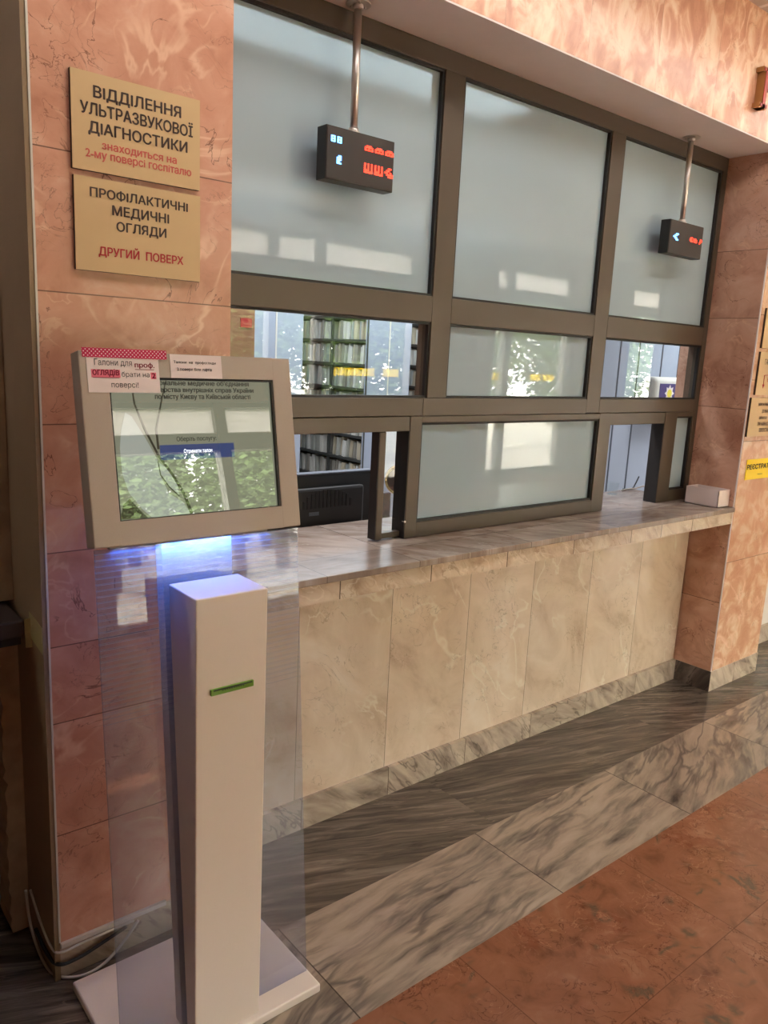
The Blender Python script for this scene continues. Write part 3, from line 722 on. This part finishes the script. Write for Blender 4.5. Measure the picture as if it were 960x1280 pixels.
# ------------------------------------------------------------------ LED displays on rods
DIG = {'a': ['01110', '11111', '10101', '11111'], 'b': ['10101', '10101', '10101', '11101', '11111'], 'c': ['00110', '01100', '11010', '01111', '00111'],
       'e': ['111', '101', '111', '101', '111'], 'h': ['011', '111', '111', '110', '111'],
       '<': ['0011', '0110', '1100', '0110', '0011'], 'k': ['0110', '1101', '1100', '1101', '0110'], 'o': ['110', '111', '101', '111'], 'p': ['0110', '0101', '0110', '1100', '1000']}
def glyph(mb_, g, x0, x1, z0, z1, y):
    R_ = DIG[g]; nr, nc = len(R_), len(R_[0]); cw, ch = (x1 - x0) / nc, (z1 - z0) / nr
    for i, row in enumerate(R_):
        for j, v in enumerate(row):
            if v == '1': mb_.box(x0 + j * cw + cw * 0.04, x0 + (j + 1) * cw - cw * 0.04, y - 0.0012, y, z1 - (i + 1) * ch + ch * 0.22, z1 - i * ch)
def display(x0, x1, z0, z1, rx, blues, reds, label):
    t = thing('led_display', ((x0 + x1) / 2, 0.21, z0), label, 'display', 'led queue displays hanging from the soffit')
    hs = MB().box(x0, x1, 0.187, 0.237, z0, z1, bev=0.002).build('housing', M['black_plastic'], t)
    MB().box(x0 + 0.004, x1 - 0.004, 0.185, 0.187, z0 + 0.004, z1 - 0.004).build('display_face', M['led_face'], t)
    b = MB(); [glyph(b, *g, 0.185) for g in blues]; b.build('blue_digits', M['blue_led'], t)
    b = MB(); [glyph(b, *g, 0.185) for g in reds]; b.build('red_digits', M['red_led'], t)
    MB().cyl((rx, 0.212, z1 + 0.004), (rx, 0.212, HS - 0.004), 0.0125).build('rod', M['steel'], t)
    f = MB(); f.cyl((rx, 0.212, HS - 0.0045), (rx, 0.212, HS - 0.0005), 0.04, n=28); f.cyl((rx, 0.212, HS - 0.018), (rx, 0.212, HS - 0.004), 0.017)
    for a in range(3): f.cyl((rx + 0.026 * math.cos(a * 2.1), 0.212 + 0.026 * math.sin(a * 2.1), HS - 0.009), (rx + 0.026 * math.cos(a * 2.1), 0.212 + 0.026 * math.sin(a * 2.1), HS - 0.004), 0.004, n=8)
    f.build('ceiling_flange', M['steel'], t)
    f = MB(); f.cyl((rx, 0.212, z1 - 0.0005), (rx, 0.212, z1 + 0.004), 0.022, n=24); f.cyl((rx, 0.212, z1), (rx, 0.212, z1 + 0.016), 0.016)
    f.build('mounting_collar', M['steel'], t)
display(1.428, 1.706, 2.292, 2.452, 1.552, [('e', 1.446, 1.462, 2.404, 2.423), ('e', 1.470, 1.487, 2.404, 2.423), ('h', 1.470, 1.488, 2.342, 2.368)],
        [('a', 1.580, 1.615, 2.402, 2.419), ('a', 1.623, 1.658, 2.402, 2.419), ('a', 1.666, 1.701, 2.402, 2.419), ('b', 1.580, 1.615, 2.334, 2.365), ('b', 1.623, 1.658, 2.334, 2.365), ('c', 1.666, 1.702, 2.334, 2.365)],
        'black led display with two rows of red digits, hanging before the left frosted pane')
display(3.398, 3.696, 2.294, 2.446, 3.535, [('<', 3.432, 3.476, 2.356, 2.388)], [('k', 3.578, 3.612, 2.364, 2.386), ('o', 3.616, 3.642, 2.364, 2.384), ('p', 3.664, 3.692, 2.362, 2.386)],
        'black led display with a blue arrow, hanging before the right frosted pane')

# ------------------------------------------------------------------ signs on the piers
def board(x0, x1, z0, z1, label, y=-0.012, mat='sign', group='beige signboards on the piers', name='wall_sign', edge=True):
    t = thing(name, ((x0 + x1) / 2, -0.003, z0), label, 'sign', group)
    MB().box(x0, x1, y, y + 0.002, z0, z1).build('sign_face', M[mat], t)
    if edge: MB().box(x0, x1, y + 0.002, -0.0005, z0, z1).build('sign_backing', M['sign_edge'], t)
    return t
def lines(t, name, mat, rows, y=-0.012, bold=0.022):
    b = MB(); F = wallframe(0, y, 0)
    for r in rows:
        body, x0, x1, z0, z1 = r
        b.text(body, F, rect=(x0, x1, z0, z1), bold=bold)
    b.build(name, M[mat], t)
s1 = board(0.580, 0.901, 2.147, 2.362, 'beige sign about the ultrasound department, upper one on the left pink pier')
lines(s1, 'lettering', 'sign_ink', [('ВІДДІЛЕННЯ', 0.632, 0.849, 2.3045, 2.335), ('УЛЬТРАЗВУКОВОЇ', 0.601, 0.8805, 2.2705, 2.304), ('ДІАГНОСТИКИ', 0.619, 0.866, 2.2265, 2.257)], bold=0.03)
lines(s1, 'lettering', 'sign_pink', [('знаходиться на', 0.6497, 0.8372, 2.196, 2.2135), ('2-му поверсі госпіталю', 0.6108, 0.8768, 2.172, 2.195)], bold=0.025)
s2 = board(0.582, 0.9025, 1.920, 2.133, 'beige sign about preventive check-ups, lower one on the left pink pier')
lines(s2, 'lettering', 'sign_ink', [('ПРОФІЛАКТИЧНІ', 0.619, 0.867, 2.089, 2.112), ('МЕДИЧНІ', 0.672, 0.816, 2.050, 2.077), ('ОГЛЯДИ', 0.6816, 0.8086, 2.0145, 2.041)], bold=0.03)
lines(s2, 'lettering', 'sign_red', [('ДРУГИЙ  ПОВЕРХ', 0.637, 0.8547, 1.954, 1.984)], bold=0.03)
# right pier (cut by the edge of the photograph)
s3 = board(4.052, 4.375, 1.885, 2.085, 'beige sign at the top of the right pier, only its left edge in view')
s4 = board(4.050, 4.373, 1.645, 1.866, 'beige sign with a red arrow, middle one on the right pier')
b = MB(); b.text('ГАРДЕРОБ', wallframe(0, -0.012, 0), pos=(4.105, 1.797), height=0.034, squeeze=0.75, bold=0.03); b.build('lettering', M['sign_ink'], s4)
b = MB(); b.tube([(4.122, -0.0125, 1.69), (4.120, -0.0125, 1.735), (4.128, -0.0125, 1.748), (4.24, -0.0125, 1.75)], 0.0018, 6)
b.prism([(4.109, 1.700), (4.134, 1.700), (4.122, 1.680)], wallframe(0, -0.012, 0), 0.001); b.text('вниз', wallframe(0, -0.012, 0), pos=(4.158, 1.715), height=0.02, bold=0.02)
b.build('arrow', M['sign_red'], s4)
s5 = board(4.020, 4.345, 1.427, 1.630, 'beige sign with five short lines of text, lowest beige one on the right pier')
b = MB()
for body, x_, z_ in (('ЗАПИС НА ПРИЙОМ', 4.097, 1.588), ('ДО ЛІКАРЯ', 4.150, 1.549), ('ЗДІЙСНЮЄТЬСЯ', 4.124, 1.516), ('ПРИ НАЯВНОСТІ', 4.117, 1.483), ('ПЕРЕПУСТКИ', 4.143, 1.450)):
    b.text(body, wallframe(0, -0.012, 0), pos=(x_, z_), height=0.0195, squeeze=0.62, bold=0.04)
b.build('lettering', M['sign_ink'], s5)
s6 = board(4.080, 4.49, 1.192, 1.302, 'bright yellow paper sign for the registry on the right pier', y=-0.004, mat='yellow', group='papers on the right pier', name='paper_sign', edge=False)
b = MB(); b.text('РЕЄСТРАТУРА', wallframe(0, -0.004, 0), rect=(4.088, 4.425, 1.248, 1.274), bold=0.05); b.box(4.215, 4.27, -0.0046, -0.004, 1.216, 1.2185); b.build('lettering', M['ink'], s6)
# gold-sided letter on the lintel
t = thing('wall_letter', (3.70, -0.02, 2.95), 'large red serif letter with gold sides on the pink lintel', 'letter')
P_out = MB(); F = wallframe(0, -0.0005, 0)
def letterP(mb_, grow, y, depth):
    F = wallframe(0, y, 0); e = grow
    mb_.prism([(3.675 - e, 2.950 - e), (3.700 + e, 2.950 - e), (3.700 + e, 3.112 + e), (3.675 - e, 3.112 + e)], F, depth)
    mb_.prism([(3.658 - e, 2.950 - e), (3.717 + e, 2.950 - e), (3.717 + e, 2.962 + e), (3.658 - e, 2.962 + e)], F, depth)
    mb_.prism([(3.658 - e, 3.100 - e), (3.700 + e, 3.100 - e), (3.700 + e, 3.112 + e), (3.658 - e, 3.112 + e)], F, depth)
    cx, cz, ro, ri, n = 3.715, 3.068, 0.044 + e, 0.026 - e, 20
    out = [(3.700, cz + ro)] + [(cx + ro * math.sin(PI * i / n), cz + ro * math.cos(PI * i / n)) for i in range(n + 1)] + [(3.700, cz - ro)]
    inn = [(3.700, cz - ri)] + [(cx + ri * math.sin(PI * i / n), cz + ri * math.cos(PI * i / n)) for i in range(n, -1, -1)] + [(3.700, cz + ri)]
    for i in range(len(out) - 1):
        j = len(inn) - 1 - i
        mb_.prism([out[i + 1], out[i], inn[j], inn[j - 1]], F, depth)
letterP(P_out, 0.004, -0.0005, 0.036); P_out.build('letter_sides', M['gold'], t)
b = MB(); letterP(b, 0.0, -0.0366, 0.0035); b.build('letter_face', M['red_face'], t)

# white open box at the end of the counter
bx = thing('paper_box', (3.94, 0.12, 1.05), 'white open cardboard box on the counter end against the right pier', 'box')
b = MB(); X0, X1, Y0, Y1, Z0, Z1 = 3.885, 4.002, 0.028, 0.215, 1.051, 1.142; th = 0.003
b.box(X0, X1, Y0, Y1, Z0, Z0 + th); b.box(X0, X0 + th, Y0, Y1, Z0, Z1); b.box(X1 - th, X1, Y0, Y1, Z0, Z1); b.box(X0, X1, Y0, Y0 + th, Z0, Z1); b.box(X0, X1, Y1 - th, Y1, Z0, Z1)
b.build('carton', M['paper'], bx)

# ------------------------------------------------------------------ kiosk
kx0, kx1 = 0.510, 1.050
k = thing('ticket_kiosk', (0.78, -0.26, 0), 'free-standing white self-service ticket kiosk with a touch screen, in front of the left pier', 'kiosk')
MB().box(0.507, 1.052, -0.462, -0.055, 0.0, 0.026, bev=0.004).build('base_plate', M['white_metal'], k)
post = MB().box(0.681, 0.866, -0.444, -0.335, 0.026, 1.2, bev=0.003)
# the post leans back onto the glass: its rear follows the sloping pane
for v in post.bm.verts:
    if v.co.y > -0.40: v.co.y = -0.302 - (1.2 - v.co.z) * 0.0862
post.build('post', M['white_metal'], k)
# ticket outlet
sl = MB().box(0.7165, 0.828, -0.4505, -0.444, 0.9635, 0.9785, bev=0.001).build('ticket_slot', M['green'], k)
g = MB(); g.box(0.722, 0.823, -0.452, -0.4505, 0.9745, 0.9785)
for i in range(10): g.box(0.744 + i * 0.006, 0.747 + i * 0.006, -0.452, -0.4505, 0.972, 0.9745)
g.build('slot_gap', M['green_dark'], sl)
# sloping glass
gu = Vector((0, 0.0859, 0.9963)); GF = (Vector((0.513, -0.400, 0.027)), X, gu)
MB().fbox(GF, 0, 0.533, 0, 1.276, -0.008, 0.0).build('glass_panel', M['etched'], k)
# column behind the glass
col = MB().box(0.681, 0.866, -0.255, -0.19, 0.026, 1.34, bev=0.002)
for v in col.bm.verts:
    if v.co.y < -0.22: v.co.y = -0.261 - (1.3 - v.co.z) * 0.0862
    else: v.co.y = -0.225 - (1.3 - v.co.z) * 0.0862
col.build('column', M['white_metal'], k)
# head
HF = (Vector((0.510, -0.297, 1.304)), X, Vector((0, 0.1740, 0.98475)))
HW, HH = 0.542, 0.436
sx0, sx1, sz0, sz1 = 0.064, 0.487, 0.056, 0.380
h = MB()
h.fbox(HF, 0, sx0, 0, HH, -0.05, 0, 0.003); h.fbox(HF, sx1, HW, 0, HH, -0.05, 0, 0.003)
h.fbox(HF, sx0 - 0.004, sx1 + 0.004, 0, sz0, -0.05, -0.0002, 0.0005); h.fbox(HF, sx0 - 0.004, sx1 + 0.004, sz1, HH, -0.05, -0.0002, 0.0005)
h.fbox(HF, 0.01, HW - 0.01, 0.01, HH - 0.01, -0.06, -0.045)
hd = h.build('head_housing', M['head_metal'], k)
g = MB()
g.fbox(HF, sx0 - 0.003, sx0 + 0.002, sz0, sz1, -0.012, -0.001); g.fbox(HF, sx1 - 0.006, sx1 + 0.003, sz0, sz1, -0.012, -0.001)
g.fbox(HF, sx0, sx1, sz1 - 0.005, sz1 + 0.003, -0.012, -0.001); g.fbox(HF, sx0, sx1, sz0 - 0.003, sz0 + 0.002, -0.012, -0.001)
g.build('bezel', M['black_strip'], k)
sc = MB().fbox(HF, sx0, sx1, sz0, sz1, -0.014, -0.009).build('screen', M['scr'], k)
def lift(d): return (HF[0] + HF[1].cross(HF[2]) * d, HF[1], HF[2])
leaf = [(0.0975, 0.3007), (0.085, 0.262), (0.0789, 0.2203), (0.0790, 0.19), (0.0802, 0.1602), (0.0922, 0.1171), (0.1205, 0.0783), (0.1412, 0.058), (0.2379, 0.0587), (0.2198, 0.0889), (0.1879, 0.1102), (0.1684, 0.1552), (0.1648, 0.1925), (0.1399, 0.2426), (0.1123, 0.2916)]
MB().prism(leaf, lift(-0.009), 0.0004).build('screen_swoosh', M['scr_leaf'], sc)
b = MB()
def ribbon(pts, w0, w1):
    P_ = [Vector((x, y, 0)) for x, y in pts]; n = len(P_); L, R_ = [], []
    for i, p in enumerate(P_):
        d = (P_[min(i + 1, n - 1)] - P_[max(i - 1, 0)]).normalized(); q = Vector((-d.y, d.x, 0)); ww = w0 + (w1 - w0) * i / (n - 1)
        L.append(p + q * ww); R_.append(p - q * ww)
    for i in range(n - 1):
        b.prism([(R_[i].x, R_[i].y), (R_[i + 1].x, R_[i + 1].y), (L[i + 1].x, L[i + 1].y), (L[i].x, L[i].y)], lift(-0.0085), 0.0003)
ribbon([(0.1183, 0.3518), (0.121, 0.320), (0.1413, 0.2608), (0.1686, 0.2), (0.2, 0.1531), (0.2258, 0.105), (0.2406, 0.0585)], 0.0015, 0.004)
ribbon([(0.2023, 0.3774), (0.1848, 0.3217), (0.1682, 0.2603), (0.1700, 0.2150)], 0.001, 0.003)
ribbon([(0.1663, 0.1863), (0.1703, 0.1551), (0.1891, 0.1258), (0.2127, 0.1021)], 0.0012, 0.0015)
b.build('screen_line', M['scr_dark'], sc)
MB().prism([(0.1663, 0.1863), (0.1703, 0.1551), (0.1891, 0.1258), (0.2127, 0.1021), (0.2098, 0.1339), (0.1867, 0.1691)], lift(-0.0086), 0.0002).build('screen_petal', M['scr_leaf'], sc)
MB().prism([(0.066, 0.060), (0.132, 0.058), (0.1150, 0.076), (0.092, 0.105), (0.076, 0.092)], lift(-0.009), 0.0003).build('screen_corner', M['scr_dark'], sc)
b = MB(); F8 = lift(-0.0083)
for body, x0, x1, z0, z1 in (("Національне медичне об'єднання", 0.150, 0.4208, 0.3615, 0.3755), ('Міністерства внутрішніх справ України', 0.140, 0.4333, 0.3450, 0.3595), ('по місту Києву та Київській області', 0.1717, 0.4236, 0.3285, 0.3440)):
    MB().text(body, F8, rect=(x0, x1, z0, z1), bold=0.025, depth=0.0002).build('screen_text', M['scr_text'], sc)
b.text('Оберіть послугу:', F8, rect=(0.2169, 0.3203, 0.2290, 0.2430), bold=0.01, depth=0.0002)
b.build('screen_text', M['scr_text'], sc)
MB().fbox(HF, 0.1735, 0.367, 0.1890, 0.2240, -0.0088, -0.0082).build('screen_button', M['scr_btn'], sc)
MB().text('Отримати талон', lift(-0.0080), rect=(0.2328, 0.3065, 0.2010, 0.2130), bold=0.004, depth=0.0002).build('button_text', M['scr_white'], sc)
# blue led strip under the head
led = MB().box(0.55, 0.96, -0.281, -0.2635, 1.294, 1.303).build('led_strip', [M['head_metal'], emit('kiosk blue led strip', (0.05, 0.22, 1.0, 1), 19.0)], k)
for f in led.data.polygons:
    if f.normal.z < -0.9: f.material_index = 1
# notes stuck on the head
n1 = thing('paper_note', HF[0] + HF[1] * 0.1 + HF[2] * 0.345, 'white paper note with pink-marked words hanging from dotted tape on the kiosk', 'note', 'paper notes on the kiosk head')
MB().fbox(lift(0.0006), 0.0165, 0.182, 0.3445, 0.4285, 0.0, 0.0006).build('sheet', M['paper'], n1)
b = MB(); F1 = lift(0.0013)
b.text('Галони для', F1, rect=(0.0335, 0.1185, 0.4015, 0.4185), bold=0.0, depth=0.0003)
b.text('брати на', F1, rect=(0.093, 0.158, 0.3770, 0.3915), depth=0.0003)
b.text('поверсі!', F1, rect=(0.068, 0.130, 0.3525, 0.3680), depth=0.0003); b.build('handwriting', M['ink'], n1)
for q4 in ((0.025, 0.090, 0.3775, 0.3955), (0.161, 0.1745, 0.376, 0.391)): MB().fbox(F1, *q4, -0.0004, 0.0).build('marker_stroke', M['marker'], n1)
for wd, r4 in (('проф.', (0.125, 0.171, 0.3990, 0.4130)), ('оглядів', (0.0282, 0.0875, 0.3795, 0.3965)), ('2', (0.1640, 0.1720, 0.3780, 0.3895))):
    MB().text(wd, F1, rect=r4, bold=0.03, depth=0.0003).build('red_word', M['ink_red'], n1)
for x0, x1, z0 in ((0.125, 0.170, 0.3965), (0.028, 0.0875, 0.3768)): MB().fbox(F1, x0, x1, z0, z0 + 0.0012, 0, 0.0003).build('underline', M['ink_red'], n1)
o = MB().fbox(lift(0.0016), 0.008, 0.203, 0.4215, 0.4425, 0, 0.0005).build('dotted_tape', M['dots'])
tag(o, 'strip of crimson tape with white dots on top of the kiosk head', 'tape')
n2 = thing('paper_note', HF[0] + HF[1] * 0.28 + HF[2] * 0.38, 'small white printed note with two text lines, right of the dotted tape', 'note', 'paper notes on the kiosk head')
MB().fbox(lift(0.0006), 0.211, 0.344, 0.380, 0.435, 0.0, 0.0006).build('sheet', M['paper'], n2)
b = MB(); b.text('Талони  на  профогляди', F1, rect=(0.2195, 0.3283, 0.4125, 0.4205), bold=0.012, depth=0.0003); b.text('2 поверх біля ліфтів', F1, rect=(0.227, 0.317, 0.3955, 0.4045), bold=0.012, depth=0.0003)
b.build('print', M['ink'], n2)

# ------------------------------------------------------------------ left corner: ledge, tape, cables
lg = thing('ledge', (0.1, 0.25, 0.977), 'dark wooden table ledge jutting out at the left, held with masking tape', 'ledge')
MB().box(-0.5, 0.462, 0.10, 0.55, 0.985, 1.030, bev=0.004).build('ledge_board', M['dark_wood'], lg)
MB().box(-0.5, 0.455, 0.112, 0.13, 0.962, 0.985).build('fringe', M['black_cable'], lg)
b = MB(); F = (Vector((0, 0.0985, 0)), X, Z)
b.prism([(0.4625, 0.955), (0.480, 0.953), (0.4805, 1.036), (0.462, 1.033)], (Vector((0, 0.10, 0)), X, Z), 0.002)
b.prism([(0.0, 0.965), (0.10, 0.98), (0.11, 1.05), (0.05, 1.044), (0.0, 1.036)], (Vector((0.4775, 0.0, 0)), Y, Z), -0.0012)
o = b.build('masking_tape', M['tape']); tag(o, 'crumpled beige masking tape between the dark ledge and the pier corner', 'tape')
o = MB().box(0.494, 0.80, -0.010, 0.0005, 0.104, 0.118, bev=0.001).build('cable_channel', M['white_cable']); tag(o, 'thin white cable channel along the bottom of the left pink pier', 'cable channel')
o = MB().tube([(0.466, 0.22, 0.16), (0.468, 0.19, 0.06), (0.472, 0.10, 0.008), (0.485, 0.02, 0.005), (0.537, -0.024, 0.006), (0.60, -0.026, 0.012), (0.66, -0.022, 0.05), (0.71, -0.018, 0.10)], 0.0042).build('cable', M['white_cable'])
tag(o, 'white cable looping over the floor at the foot of the left pier', 'cable')
o = MB().tube([(0.4735, 0.20, 0.17), (0.474, 0.12, 0.125), (0.476, 0.03, 0.098), (0.492, -0.008, 0.093), (0.56, -0.008, 0.096), (0.70, -0.008, 0.097)], 0.0036).build('cable', M['white_cable'])
tag(o, 'thin white cable running just under the cable channel', 'cable')
o = MB().tube([(0.466, 0.13, 0.09), (0.472, 0.05, 0.06), (0.487, -0.004, 0.055), (0.54, -0.005, 0.05), (0.60, -0.005, 0.063), (0.68, -0.005, 0.085)], 0.005).build('cable', M['black_cable'])
tag(o, 'black cable sagging across the grey skirting of the left pier', 'cable')
